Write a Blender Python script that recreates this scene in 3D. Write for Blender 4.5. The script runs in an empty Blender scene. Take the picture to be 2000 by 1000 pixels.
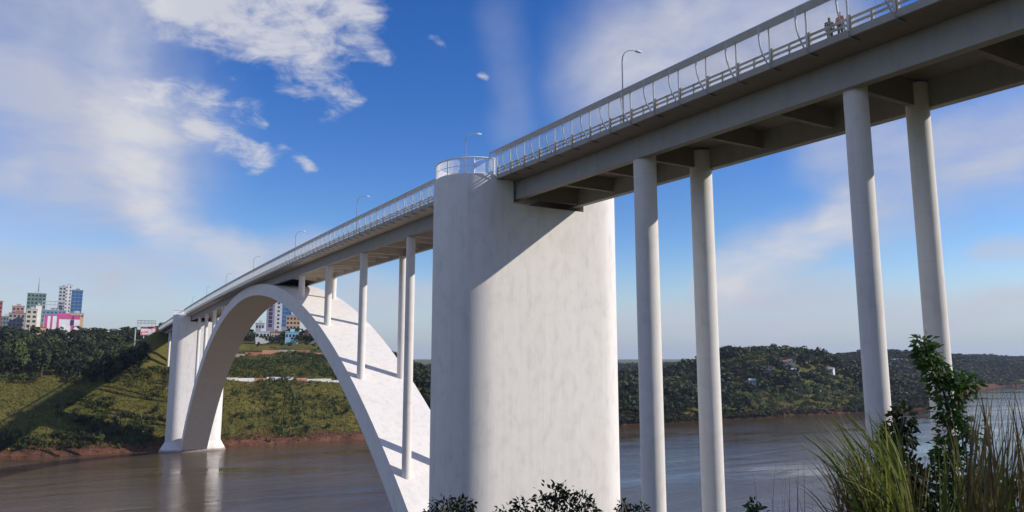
import bpy, math, random
import numpy as np
from mathutils import Vector, Matrix

random.seed(7); RNG = np.random.default_rng(11)
S = bpy.context.scene; COL = S.collection
PI = math.pi

# ------------------------------------------------------------------ camera
CAM = Vector((-73.08, 43.47, 40.30)); YAW, PITCH, F = 0.5189, 0.14695, 1434.85
FW = Vector((math.cos(YAW)*math.cos(PITCH), -math.sin(YAW)*math.cos(PITCH), math.sin(PITCH)))
RT = Vector((-math.sin(YAW), -math.cos(YAW), 0)); UP = RT.cross(FW)
cd = bpy.data.cameras.new('camera'); cam = bpy.data.objects.new('camera', cd); COL.objects.link(cam)
cd.sensor_width = 36; cd.lens = F/2000*36; cd.shift_y = -11.2/2000; cd.clip_start = 0.1; cd.clip_end = 30000
m = Matrix((RT, UP, -FW)).transposed().to_4x4(); m.translation = CAM; cam.matrix_world = m
S.camera = cam

def ray(px, py):
    return FW + RT*((px-1000)/F) - UP*((py-488.8)/F)
def at(px, py, D):                      # a surveyed point: direction from the camera spot and depth in metres
    return CAM + ray(px, py)*D

# ------------------------------------------------------------------ sun, sky, exposure
SUN_L = Vector((0.69, 1.0, -0.735)).normalized()        # direction the light travels
sd = bpy.data.lights.new('sun', 'SUN'); sd.energy = 4.6; sd.angle = math.radians(0.53); sd.color = (1, .93, .82)
so = bpy.data.objects.new('sun', sd); COL.objects.link(so); so.location = (-200, -300, 300)
so.rotation_euler = SUN_L.to_track_quat('-Z', 'Y').to_euler()
S.view_settings.view_transform = 'Standard'; S.view_settings.look = 'None'
S.view_settings.exposure = 0.0; S.view_settings.gamma = 1.0; S.view_settings.use_curve_mapping = False
S.render.engine = 'CYCLES'
S.cycles.use_denoising = True; S.cycles.max_bounces = 6; S.cycles.transparent_max_bounces = 12
S.cycles.volume_bounces = 0; HAZE = 0.00007; S.cycles.sample_clamp_indirect = 6

W = bpy.data.worlds.new('World'); S.world = W; W.use_nodes = True
W.cycles.sampling_method = 'MANUAL'; W.cycles.sample_map_resolution = 256
nt = W.node_tree; N = nt.nodes; LK = nt.links
bg = N['Background']; bg.inputs['Strength'].default_value = 0.148
def wn(t, **k):
    n = N.new(t)
    for a, b in k.items(): setattr(n, a, b)
    return n
def wmath(op, a, b=None, clamp=False):
    n = wn('ShaderNodeMath', operation=op, use_clamp=clamp)
    for i, v in enumerate((a, b)):
        if v is None: continue
        if isinstance(v, (int, float)): n.inputs[i].default_value = v
        else: LK.new(v, n.inputs[i])
    return n.outputs[0]
def wvec(op, a, b=None, scale=None, out=0):
    n = wn('ShaderNodeVectorMath', operation=op)
    for i, v in enumerate((a, b)):
        if v is None: continue
        if isinstance(v, (tuple, Vector)): n.inputs[i].default_value = tuple(v)
        else: LK.new(v, n.inputs[i])
    if scale is not None:
        if isinstance(scale, (int, float)): n.inputs['Scale'].default_value = scale
        else: LK.new(scale, n.inputs['Scale'])
    return n.outputs[out]
def wrange(v, a, b, c, d, smooth=True):
    n = wn('ShaderNodeMapRange'); n.interpolation_type = 'SMOOTHSTEP' if smooth else 'LINEAR'; n.clamp = True
    LK.new(v, n.inputs[0])
    for i, x in enumerate((a, b, c, d)): n.inputs[i+1].default_value = x
    return n.outputs[0]
def wnoise(vec, scale, detail, rough=.55, dist=0.0):
    n = wn('ShaderNodeTexNoise'); LK.new(vec, n.inputs['Vector'])
    n.inputs['Scale'].default_value = scale; n.inputs['Detail'].default_value = detail
    n.inputs['Roughness'].default_value = rough; n.inputs['Distortion'].default_value = dist
    return n.outputs['Fac']
sky = wn('ShaderNodeTexSky', sky_type='NISHITA', sun_disc=False)
sky.sun_elevation = math.asin(-SUN_L.z)
sky.sun_rotation = math.atan2(-SUN_L.x, -SUN_L.y)
sky.altitude = 200; sky.air_density = 1.0; sky.dust_density = 0.2; sky.ozone_density = 2.5
hs = wn('ShaderNodeHueSaturation'); hs.inputs['Hue'].default_value = 0.518; hs.inputs['Saturation'].default_value = 1.38; hs.inputs['Value'].default_value = .97
LK.new(sky.outputs[0], hs.inputs['Color'])
tc = wn('ShaderNodeTexCoord'); D0 = wvec('NORMALIZE', tc.outputs['Generated'])
sep = wn('ShaderNodeSeparateXYZ'); LK.new(D0, sep.inputs[0])
az = wmath('MULTIPLY', wmath('ARCTAN2', sep.outputs[1], sep.outputs[0]), 180/PI)
el = wmath('MULTIPLY', wmath('ARCSINE', sep.outputs[2]), 180/PI)
cb = wn('ShaderNodeCombineXYZ'); LK.new(az, cb.inputs[0]); LK.new(el, cb.inputs[1]); AE = cb.outputs[0]
# the cloud sheet seen in perspective: coordinates on a high plane, softened at the horizon
zz = wmath('ADD', wmath('MAXIMUM', sep.outputs[2], 0.0), 0.16)
PL = wvec('SCALE', D0, scale=wmath('DIVIDE', 1.0, zz))
warp = wn('ShaderNodeTexNoise'); LK.new(AE, warp.inputs['Vector']); warp.inputs['Scale'].default_value = .16; warp.inputs['Detail'].default_value = 4
wv = wvec('SCALE', wvec('SUBTRACT', warp.outputs['Color'], (.5, .5, .5)), scale=4.2)
AEW = wvec('ADD', AE, wv)
def azel(px, py):
    d = ray(px, py).normalized()
    return (math.degrees(math.atan2(d.y, d.x)), math.degrees(math.asin(d.z)), 0)
def band(a, b, r, s):                     # a bank of cloud between two bearings, r degrees wide
    A, B = azel(*a), azel(*b); BA = Vector(B)-Vector(A)
    pa = wvec('SUBTRACT', wvec('MULTIPLY', AEW, (1, 1, 0)), A)
    h = wmath('MULTIPLY', wvec('DOT_PRODUCT', pa, tuple(BA), out=1), 1/max(BA.length_squared, 1e-6), True)
    d = wvec('LENGTH', wvec('SUBTRACT', pa, wvec('SCALE', tuple(BA), scale=h)), out=1)
    return wrange(d, r, r*.1, 0, s)
def union(L):
    o = L[0]
    for x in L[1:]: o = wmath('SUBTRACT', 1.0, wmath('MULTIPLY', wmath('SUBTRACT', 1.0, o), wmath('SUBTRACT', 1.0, x)))
    return o
veil = union([band((40, 60), (170, 280), 12.5, .72), band((225, 30), (268, 300), 6.5, .72), band((272, 310), (320, 440), 3.8, .85),
              band((325, 450), (480, 520), 2.6, .8), band((0, 520), (200, 535), 2.4, .75), band((250, 535), (600, 505), 2.6, .75), band((1230, 130), (1560, 50), 8.5, .8),
              band((975, 30), (1000, 230), 3.0, .2), band((1420, 545), (1660, 430), 3.4, .95), band((1700, 400), (2050, 230), 5.0, .72),
              band((1620, 300), (2000, 240), 4.2, .55), band((1380, 590), (1640, 572), 1.8, .7), band((1200, 630), (1500, 640), 1.6, .6), band((1500, 615), (2050, 600), 2.0, .7),
              band((700, 560), (860, 590), 2.5, .6), band((1930, 345), (2020, 335), 1.8, .45), band((1930, 490), (2040, 480), 1.5, .6),
              band((1340, 70), (1500, 130), 5, .4), band((-20, 345), (40, 335), 1.6, .5), band((0, 590), (300, 600), 2.5, .35)])
white = union([band((235, 20), (268, 300), 4.0, .8), band((272, 310), (320, 440), 3.0, .9), band((325, 450), (470, 515), 2.4, .7), band((1230, 130), (1560, 50), 6, .5), band((1420, 545), (1660, 430), 2.6, .9)])
puff = union([band((330, 0), (690, -10), 5.0, 1.0), band((430, 50), (590, 70), 3.8, .95), band((380, 240), (520, 315), 1.9, .85),
              band((310, 175), (470, 200), 3.0, .66), band((610, 120), (680, 195), 2.6, .70), band((560, 140), (700, 100), 2.4, .55), band((740, 108), (750, 112), 1.5, .72),
              band((852, 70), (858, 70), .9, .6), band((922, 132), (932, 134), .8, .6), band((495, 232), (510, 240), 1.1, .62),
              band((560, 290), (600, 310), 1.1, .55), band((690, 205), (700, 210), .9, .5)])
n_soft = wnoise(PL, 1.6, 5, .55, .6); n_fine = wnoise(PL, 5.5, 6, .62, .3); n_wide = wnoise(PL, .7, 2, .5, .3); n_frag = wnoise(PL, 8.5, 6, .64, .5)
veil = wmath('MULTIPLY', veil, wrange(wmath('ADD', wmath('MULTIPLY', n_soft, .7), wmath('MULTIPLY', n_fine, .3)), .36, .60, .52, 1.12, False))
puff = wrange(wmath('ADD', wmath('MULTIPLY', puff, .66), wmath('MULTIPLY', wmath('SUBTRACT', wmath('ADD', wmath('MULTIPLY', n_fine, .45), wmath('MULTIPLY', n_frag, .55)), .47), 2.1)), .28, .84, 0, .92)
axis_d = wvec('DOT_PRODUCT', D0, tuple(FW), out=1)
rest = wrange(axis_d, math.cos(math.radians(36)), math.cos(math.radians(48)), 0, 1)
thin = wmath('MULTIPLY', wmath('MULTIPLY', wrange(n_wide, .36, .60, 0, .85), wrange(n_soft, .33, .62, .35, 1.0)), rest)     # the same broken cloud goes on round the rest of the sky
hz = wrange(el, 8.5, -.5, 0, .95)                                                                # pale air low down
cover = union([veil, puff, thin])
hx = wn('ShaderNodeMix', data_type='RGBA'); hx.inputs[7].default_value = (2.9, 3.25, 3.95, 1); LK.new(hz, hx.inputs[0]); LK.new(hs.outputs[0], hx.inputs[6])
cm = wn('ShaderNodeMix', data_type='RGBA'); cm.inputs[6].default_value = (3.5, 3.65, 4.35, 1); cm.inputs[7].default_value = (5.0, 5.0, 5.2, 1)
LK.new(wmath('ADD', wmath('MULTIPLY', puff, .55), wmath('ADD', wmath('MULTIPLY', wrange(n_soft, .4, .62, 0, 1), .12), wmath('MULTIPLY', white, .6)), True), cm.inputs[0])
mx = wn('ShaderNodeMix', data_type='RGBA'); LK.new(cover, mx.inputs[0]); LK.new(hx.outputs[2], mx.inputs[6]); LK.new(cm.outputs[2], mx.inputs[7])
LK.new(mx.outputs[2], bg.inputs['Color'])

# ------------------------------------------------------------------ materials
MATS = {}
class MB_:
    def __init__(s, name, rough=.8, spec=.3):
        s.m = bpy.data.materials.new(name); s.m.use_nodes = True; s.t = s.m.node_tree
        s.b = s.t.nodes['Principled BSDF']; s.b.inputs['Roughness'].default_value = rough
        s.b.inputs['Specular IOR Level'].default_value = spec
    def n(s, t, **k):
        x = s.t.nodes.new(t)
        for a, b in k.items(): setattr(x, a, b)
        return x
    def l(s, a, b): s.t.links.new(a, b)
    def coord(s, kind='Object', scale=(1, 1, 1)):
        c = s.n('ShaderNodeTexCoord'); mp = s.n('ShaderNodeMapping'); mp.inputs['Scale'].default_value = scale
        s.l(c.outputs[kind], mp.inputs[0]); return mp.outputs[0]
    def noise(s, v, scale, detail=5, rough=.55, dist=0):
        x = s.n('ShaderNodeTexNoise'); s.l(v, x.inputs['Vector'])
        x.inputs['Scale'].default_value = scale; x.inputs['Detail'].default_value = detail
        x.inputs['Roughness'].default_value = rough; x.inputs['Distortion'].default_value = dist
        return x.outputs['Fac']
    def ramp(s, f, stops):
        r = s.n('ShaderNodeValToRGB'); s.l(f, r.inputs[0]); e = r.color_ramp.elements
        while len(e) < len(stops): e.new(.5)
        for q, (p, c) in zip(e, stops): q.position = p; q.color = (*c, 1)
        return r.outputs[0]
    def mix(s, f, a, b, mode='MIX'):
        x = s.n('ShaderNodeMix', data_type='RGBA', blend_type=mode)
        for i, v in ((0, f), (6, a), (7, b)):
            if isinstance(v, (int, float)): x.inputs[i].default_value = v
            elif isinstance(v, tuple): x.inputs[i].default_value = (*v, 1)
            else: s.l(v, x.inputs[i])
        return x.outputs[2]
    def math(s, op, a, b=None):
        x = s.n('ShaderNodeMath', operation=op)
        for i, v in enumerate((a, b)):
            if v is None: continue
            if isinstance(v, (int, float)): x.inputs[i].default_value = v
            else: s.l(v, x.inputs[i])
        return x.outputs[0]
    def color(s, c):
        if isinstance(c, tuple): s.b.inputs['Base Color'].default_value = (*c, 1)
        else: s.l(c, s.b.inputs['Base Color'])
        return s
    def bump(s, f, st=.3, dist=.05):
        x = s.n('ShaderNodeBump'); x.inputs['Strength'].default_value = st; x.inputs['Distance'].default_value = dist
        s.l(f, x.inputs['Height']); s.l(x.outputs[0], s.b.inputs['Normal']); return s

def simple(name, c, rough=.7, var=.25, scale=1.5, spec=.3, metal=0):
    M = MB_(name, rough, spec); v = M.coord('Object'); f = M.noise(v, scale, 6)
    M.color(M.ramp(f, [(.3, tuple(x*(1-var) for x in c)), (.7, tuple(min(1, x*(1+var*.5)) for x in c))]))
    M.b.inputs['Metallic'].default_value = metal; MATS[name] = M.m; return M.m

def concrete(name, c, streak=.12, stain=(.36, .33, .29), amount=.5, joints=False):
    M = MB_(name, .85, .25)
    st = M.noise(M.coord('Object', (1.6, 1.6, .035)), 1.0, 6, .65)          # vertical board marks and runs
    fine = M.noise(M.coord('Object', (6, 6, .35)), 1.0, 4, .6)
    big = M.noise(M.coord('Object', (.16, .16, .11)), 1.0, 8, .68, .4)
    mot = M.noise(M.coord('Object', (.9, .9, .55)), 1.0, 6, .65)
    ge = M.n('ShaderNodeNewGeometry'); sz = M.n('ShaderNodeSeparateXYZ'); M.l(ge.outputs['Position'], sz.inputs[0])
    jt = M.math('FRACT', M.math('DIVIDE', M.math('ADD', sz.outputs[2], M.math('MULTIPLY', big, .12)), 3.1))   # pour joints
    jl = M.ramp(jt, [(0, (.86,)*3), (.012, (.90,)*3), (.03, (1,)*3)])
    a = M.ramp(st, [(.28, tuple(x*(1-streak*1.6) for x in c)), (.5, c), (.75, tuple(min(1, x*(1+streak*.4)) for x in c))])
    a = M.mix(M.math('MULTIPLY', M.ramp(big, [(.5, (0,)*3), (.72, (1,)*3)]), amount), a, stain)
    a = M.mix(.35, a, M.ramp(fine, [(.3, tuple(x*.82 for x in c)), (.7, c)]))
    a = M.mix(.5, a, M.ramp(mot, [(.32, tuple(x*.80 for x in c)), (.5, c), (.7, tuple(min(1, x*1.06) for x in c))]))
    if joints: a = M.mix(.45, a, jl, 'MULTIPLY')
    wl = M.ramp(M.math('ADD', M.math('MULTIPLY', M.math('ADD', sz.outputs[2], M.math('MULTIPLY', mot, -1.6)), .2), .5), [(.44, (1,)*3), (.60, (0,)*3)])
    a = M.mix(M.math('MULTIPLY', wl, .8), a, (.15, .10, .065))          # silt left by high water
    M.color(a); M.bump(fine, .3, .03); MATS[name] = M.m
concrete('white_concrete', (.80, .765, .735), .14, (.55, .51, .48), .5)
concrete('bounce_lit_soffit', (.62, .55, .47), .12, (.42, .36, .30), .5)  # main-span slab and beams: light bounced off the arch painted into the tone
concrete('column_concrete', (.74, .71, .68), .10, (.46, .44, .42), .5, True)
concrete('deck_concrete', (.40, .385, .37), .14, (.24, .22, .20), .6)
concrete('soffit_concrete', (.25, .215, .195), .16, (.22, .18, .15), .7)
simple('steel_paint', (.56, .59, .62), .5, .12, 3)
simple('dull_steel', (.24, .26, .28), .5, .2, 3)
simple('white_steel', (.82, .83, .84), .5, .08, 3)
simple('dark_steel', (.05, .05, .055), .5, .2, 3)
simple('barrier_concrete', (.40, .38, .35), .85, .25, 2)
simple('asphalt', (.05, .05, .052), .9, .25, 2)
simple('bark', (.11, .085, .06), .9, .4, 6)
simple('pale_bark', (.22, .19, .15), .9, .35, 6)

def foliage(name, dark, light, trans=.25, nscale=.35):
    M = MB_(name, .6, .25)
    oi = M.n('ShaderNodeObjectInfo'); at_ = M.n('ShaderNodeAttribute', attribute_name='tint')
    r = M.math('FRACT', M.math('ADD', oi.outputs['Random'], at_.outputs['Fac']))
    f = M.noise(M.coord('Object'), nscale, 3)
    k = M.math('ADD', M.math('MULTIPLY', r, .6), M.math('MULTIPLY', f, .55))
    c = M.ramp(k, [(.12, dark), (.85, light)]); M.color(c)
    tr = M.n('ShaderNodeBsdfTranslucent'); M.l(c, tr.inputs[0])
    ms = M.n('ShaderNodeMixShader'); ms.inputs[0].default_value = trans
    out = M.t.nodes['Material Output']; M.l(M.b.outputs[0], ms.inputs[1]); M.l(tr.outputs[0], ms.inputs[2]); M.l(ms.outputs[0], out.inputs[0])
    MATS[name] = M.m
foliage('leaf_dark', (.020, .026, .013), (.056, .068, .028))
foliage('leaf_mid', (.035, .055, .018), (.105, .130, .040))
foliage('leaf_light', (.065, .095, .030), (.16, .18, .06))
foliage('leaf_sapling', (.030, .060, .014), (.10, .19, .04), .35, 1.5)
foliage('leaf_bush', (.018, .026, .012), (.04, .055, .022), .2, 1.5)
foliage('grass_field', (.10, .098, .020), (.27, .225, .05), .3, .05)
foliage('blade_green', (.035, .06, .014), (.20, .22, .045), .4, 1.2)
foliage('blade_dry', (.04, .034, .018), (.24, .18, .075), .3, 1.2)

def ground_mat(name):
    M = MB_(name, .95, .1)
    v = M.coord('Object')
    g = M.ramp(M.noise(v, .045, 8, .62), [(.30, (.055, .062, .018)), (.48, (.12, .108, .026)), (.66, (.20, .16, .04))])
    g = M.mix(.45, g, M.ramp(M.noise(v, .5, 7, .7), [(.3, (.035, .045, .015)), (.7, (.15, .14, .045))]))
    soil = M.ramp(M.noise(v, .25, 8, .7), [(.32, (.045, .026, .018)), (.52, (.13, .058, .036)), (.72, (.22, .11, .07))])
    ge = M.n('ShaderNodeNewGeometry'); sp = M.n('ShaderNodeSeparateXYZ'); M.l(ge.outputs['Position'], sp.inputs[0])
    hgt = M.math('ADD', sp.outputs[2], M.math('MULTIPLY', M.noise(v, .11, 6, .75), -11.0))
    sel = M.ramp(M.math('ADD', M.math('MULTIPLY', hgt, .12), .5), [(.26, (0,)*3), (.42, (1,)*3)])
    M.color(M.mix(sel, soil, g)); M.bump(M.noise(v, .9, 8, .7), .8, .6); MATS[name] = M.m
ground_mat('bank_ground')

def water_mat():
    M = MB_('river_water', .09, .5); M.b.inputs['IOR'].default_value = 1.33
    v = M.coord('Object')
    vs = M.coord('Object', (1, .30, 1))
    big = M.noise(M.coord('Object', (.030, .007, 1)), 1.0, 6, .65, .8)
    mud = M.ramp(M.noise(v, .015, 5, .6), [(.35, (.072, .050, .028)), (.65, (.110, .078, .046))])
    M.color(mud)
    M.l(M.ramp(big, [(.40, (.02,)*3), (.60, (.10,)*3)]), M.b.inputs['Roughness'])
    w = M.math('ADD', M.math('MULTIPLY', M.noise(vs, .16, 3, .5, .4), 1.0), M.math('MULTIPLY', M.noise(vs, 1.3, 4, .7, .3), .5))
    w = M.math('MULTIPLY', w, M.ramp(big, [(.40, (.12,)*3), (.60, (1,)*3)]))
    M.bump(w, .40, .6); MATS['river_water'] = M.m
water_mat()

# ------------------------------------------------------------------ mesh helpers
class MB:
    def __init__(s): s.v = []; s.f = []
    def add(s, vs, fs):
        o = len(s.v); s.v += [tuple(x) for x in vs]; s.f += [tuple(i+o for i in f) for f in fs]
    def box(s, x0, x1, y0, y1, z0, z1):
        s.add([(x0,y0,z0),(x1,y0,z0),(x1,y1,z0),(x0,y1,z0),(x0,y0,z1),(x1,y0,z1),(x1,y1,z1),(x0,y1,z1)],
              [(0,3,2,1),(4,5,6,7),(0,1,5,4),(1,2,6,5),(2,3,7,6),(3,0,4,7)])
    def prism(s, out, z0, z1, bottom=True, sc0=1.0, c=(0,0)):
        n = len(out)
        vs = [(c[0]+(x-c[0])*sc0, c[1]+(y-c[1])*sc0, z0) for x, y in out] + [(x, y, z1) for x, y in out]
        fs = [(i, (i+1)%n, n+(i+1)%n, n+i) for i in range(n)] + [tuple(range(n, 2*n))]
        if bottom: fs.append(tuple(range(n-1, -1, -1)))
        s.add(vs, fs)
    def sweep(s, secs, caps=True):          # secs: list of closed sections (lists of points) with the same count
        n = len(secs[0]); o = len(s.v)
        vs = [p for q in secs for p in q]; fs = []
        for k in range(len(secs)-1):
            for i in range(n):
                j = (i+1) % n; fs.append((k*n+i, k*n+j, (k+1)*n+j, (k+1)*n+i))
        if caps: fs += [tuple(range(n-1, -1, -1)), tuple((len(secs)-1)*n+i for i in range(n))]
        s.add(vs, fs)
    def tube(s, pts, rad, n=8):
        pts = [Vector(p) for p in pts]
        if not isinstance(rad, (list, tuple)): rad = [rad]*len(pts)
        secs = []
        for i, p in enumerate(pts):
            t = (pts[min(i+1, len(pts)-1)] - pts[max(i-1, 0)]).normalized()
            a = t.cross(Vector((0, 0, 1)) if abs(t.z) < .95 else Vector((1, 0, 0))).normalized(); b = t.cross(a)
            secs.append([p + (a*math.cos(2*PI*k/n) + b*math.sin(2*PI*k/n))*rad[i] for k in range(n)])
        s.sweep(secs)
    def mesh(s, name):
        me = bpy.data.meshes.new(name); me.from_pydata(s.v, [], s.f); me.update(); return me
def link(name, me, mat=None, parent=None, loc=None, smooth=False):
    o = bpy.data.objects.new(name, me); COL.objects.link(o)
    if mat and not me.materials: me.materials.append(MATS[mat])
    if parent: o.parent = parent
    if loc is not None: o.location = loc
    if smooth: me.polygons.foreach_set('use_smooth', [True]*len(me.polygons))
    return o
def obj(name, b, mat, parent=None, loc=None, smooth=False): return link(name, b.mesh(name), mat, parent, loc, smooth)
def smooth_angle(o, deg=40):
    o.data.polygons.foreach_set('use_smooth', [True]*len(o.data.polygons)); o.data.set_sharp_from_angle(angle=math.radians(deg))
def empty(name, loc=(0, 0, 0), rz=0):
    o = bpy.data.objects.new(name, None); COL.objects.link(o); o.location = loc; o.rotation_euler = (0, 0, rz); o.empty_display_size = .5; return o
def tag(o, label, cat, group=None):
    o['label'] = label; o['category'] = cat
    if group: o['group'] = group
    return o
def recalc(o):
    import bmesh
    b = bmesh.new(); b.from_mesh(o.data); bmesh.ops.recalc_face_normals(b, faces=b.faces); b.to_mesh(o.data); b.free()

def hash2(ix, iy, seed):
    h = (ix.astype(np.int64)*374761393 + iy.astype(np.int64)*668265263 + seed*1442695041) & 0xffffffff
    h = ((h ^ (h >> 13))*1274126177) & 0xffffffff
    return ((h ^ (h >> 16)) & 0xffff)/65535.0
def vnoise(x, y, seed=0):
    x = np.asarray(x, float); y = np.asarray(y, float)
    ix = np.floor(x); iy = np.floor(y); fx = x-ix; fy = y-iy; fx = fx*fx*(3-2*fx); fy = fy*fy*(3-2*fy)
    a = hash2(ix, iy, seed); b = hash2(ix+1, iy, seed); c = hash2(ix, iy+1, seed); d = hash2(ix+1, iy+1, seed)
    return (a*(1-fx)+b*fx)*(1-fy) + (c*(1-fx)+d*fx)*fy - .5
def fbm(x, y, seed=0, o=4): return sum(vnoise(np.asarray(x)*2**k, np.asarray(y)*2**k, seed+k)/2**k for k in range(o))
def sstep(a, b, x): t = np.clip((x-a)/(b-a), 0, 1); return t*t*(3-2*t)

# ------------------------------------------------------------------ terrain
def shore(Y):
    Y = np.asarray(Y, float)
    return 297 + 7*fbm(Y/45, Y*0+.3, 5) + .42*np.clip(-560-Y, 0, 600) + .10*np.clip(Y-60, 0, 500)
PL_S = [-60, -6, 0, 3, 8, 30, 66, 76, 120, 150, 180, 270, 500, 1200, 5000]; PL_Z = [-9, -2, -.2, 2.2, 3.6, 13, 28, 30.5, 40, 46.5, 51.5, 54, 56, 60, 70]
PR_S = [-60, -6, 0, 4, 12, 40, 80, 150, 260, 500, 1200, 5000]; PR_Z = [-9, -2, -.2, 1.2, 4, 10, 14, 15, 14, 14, 17, 36]
def h_far(X, Y):
    X = np.asarray(X, float); Y = np.asarray(Y, float); s = X - shore(Y)
    a = np.interp(s, PL_S, PL_Z); b = np.interp(s, PR_S, PR_Z); t = sstep(-110, -190, Y)
    z = a*(1-t) + b*t
    n = fbm(X/38, Y/38, 21, 5)
    z = z + n*np.clip(s/30, 0, 1)*4.5*np.clip((z+1)/6, 0, 1)
    z = z + 29*np.exp(-(((X-405)/70)**2+((Y+497)/80)**2))*np.clip(s/60, 0, 1) + 10*np.exp(-(((X-420)/70)**2+((Y+620)/90)**2))*np.clip(s/60, 0, 1) + 26*np.exp(-(((X-640)/170)**2+((Y+1060)/270)**2))*np.clip(s/90, 0, 1)
    z = z + 30*np.exp(-(((X-1000)/330)**2+((Y+1650)/420)**2))*np.clip(s/80, 0, 1)
    # road embankment behind the far abutment
    road = sstep(392, 424, X); d = np.clip(np.abs(Y)-9, 0, None)
    emb = 57.2 - .0188*np.clip(X-420, 0, 150) - d*.9
    return np.where((emb > z), z+(emb-z)*road, z)
PN_X = [-2500, -400, -150, -124, -100, -84, -72, -66, -50, -25, -8, -3, 3, 40]; PN_Z = [70, 62, 58, 51, 44.5, 40.8, 38.5, 35.5, 26, 12.5, 3, 0, -3, -9]
def h_near(X, Y):
    X = np.asarray(X, float); Y = np.asarray(Y, float)
    xs = X + .05*np.clip(np.abs(Y)-30, 0, 600) + 5*fbm(Y/50, Y*0+7, 9)*np.clip((np.abs(Y-43)-14)/20, 0, 1)
    z = np.interp(xs, PN_X, PN_Z) + fbm(X/14, Y/14, 31)*1.0*np.clip((np.hypot(X+73, Y-43)-4)/10, 0, 1)*np.clip(np.interp(xs, PN_X, PN_Z)/5, 0, 1)
    d = np.clip(np.abs(Y)-8, 0, None); road = sstep(-112, -140, X)
    emb = 57.0 - .0188*np.clip(-X-150, 0, 100) - d*.6
    return np.where(emb > z, z+(emb-z)*road, z)
def grid_mesh(name, xs, ys, hf, mat):
    X, Y = np.meshgrid(xs, ys, indexing='ij'); Z = hf(X, Y)
    nx, ny = len(xs), len(ys)
    V = np.stack([X, Y, Z], -1).reshape(-1, 3)
    i = np.arange(nx*ny).reshape(nx, ny)
    Fq = np.stack([i[:-1, :-1], i[1:, :-1], i[1:, 1:], i[:-1, 1:]], -1).reshape(-1, 4)
    me = bpy.data.meshes.new(name); me.from_pydata(V.tolist(), [], Fq.tolist()); me.update()
    o = link(name, me, mat, smooth=True); o['kind'] = 'structure'; return o
def warp_axis(a, b, fine0, fine1, step, grow=1.12):
    out = list(np.arange(fine0, fine1+.01, step)); d = step
    while out[-1] < b: d *= grow; out.append(out[-1]+d)
    d = step
    while out[0] > a: d *= grow; out.insert(0, out[0]-d)
    return np.array(out)
far_bank = grid_mesh('far_bank', warp_axis(240, 6000, 285, 470, 2.2), warp_axis(-6000, 5000, -560, 130, 2.6), h_far, 'bank_ground')
near_bank = grid_mesh('near_bank', warp_axis(-2500, 20, -130, 6, 1.6, 1.2), warp_axis(-3000, 3000, -60, 80, 1.6, 1.2), h_near, 'bank_ground')
b = MB(); b.add([(-600, -7000, 0), (2500, -7000, 0), (2500, 6000, 0), (-600, 6000, 0)], [(0, 1, 2, 3)])
river = obj('river', b, 'river_water'); river['kind'] = 'structure'

# ------------------------------------------------------------------ the bridge
G, C, ZB0, HB, SL, GD, AWD = 4.29, 3.555, 57.61, 1.2, .0188, 1.97, 5.26
HE, K2, K4 = 60.6, .00223, 26.68e-9
SLAB = 6.75; XN0, XN1, XF0, XF1 = -5.40, 4.20, 285.80, 295.40; X_START, X_END = -146.0, 421.0
def zb(X):
    if X < 0: return ZB0 + SL*X
    if X > 290: return ZB0 - SL*(X-290)
    return ZB0 + HB*(1-((X-145)/145)**2)
def zs(X): return zb(X) + GD                  # underside of the slab at its edge
def ze(X): u = X-145; return HE - K2*u*u - K4*u**4
def zi(X):
    u = X-145; sl = -2*K2*u-4*K4*u**3; T = 2.83+(4.33-2.83)*abs(u)/145
    return ze(X) - T*math.sqrt(1+sl*sl)
def xr(a, b, step=4.0):
    n = max(1, int(math.ceil((b-a)/step))); return [a+(b-a)*i/n for i in range(n+1)]

BR = empty('arch_bridge', (0, 0, 0))
tag(BR, 'white concrete arch bridge with tall pylons, slender columns and a meshed deck fence', 'bridge')
# arch rib
bb = MB(); secs = []
for X in xr(-1.5, 291.5, 3.2):
    secs.append([(X, AWD, ze(X)), (X, -AWD, ze(X)), (X, -AWD, max(zi(X), -6)), (X, AWD, max(zi(X), -6))])
bb.sweep(secs); o = obj('arch_rib', bb, 'white_concrete', BR); recalc(o); smooth_angle(o, 30)

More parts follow.
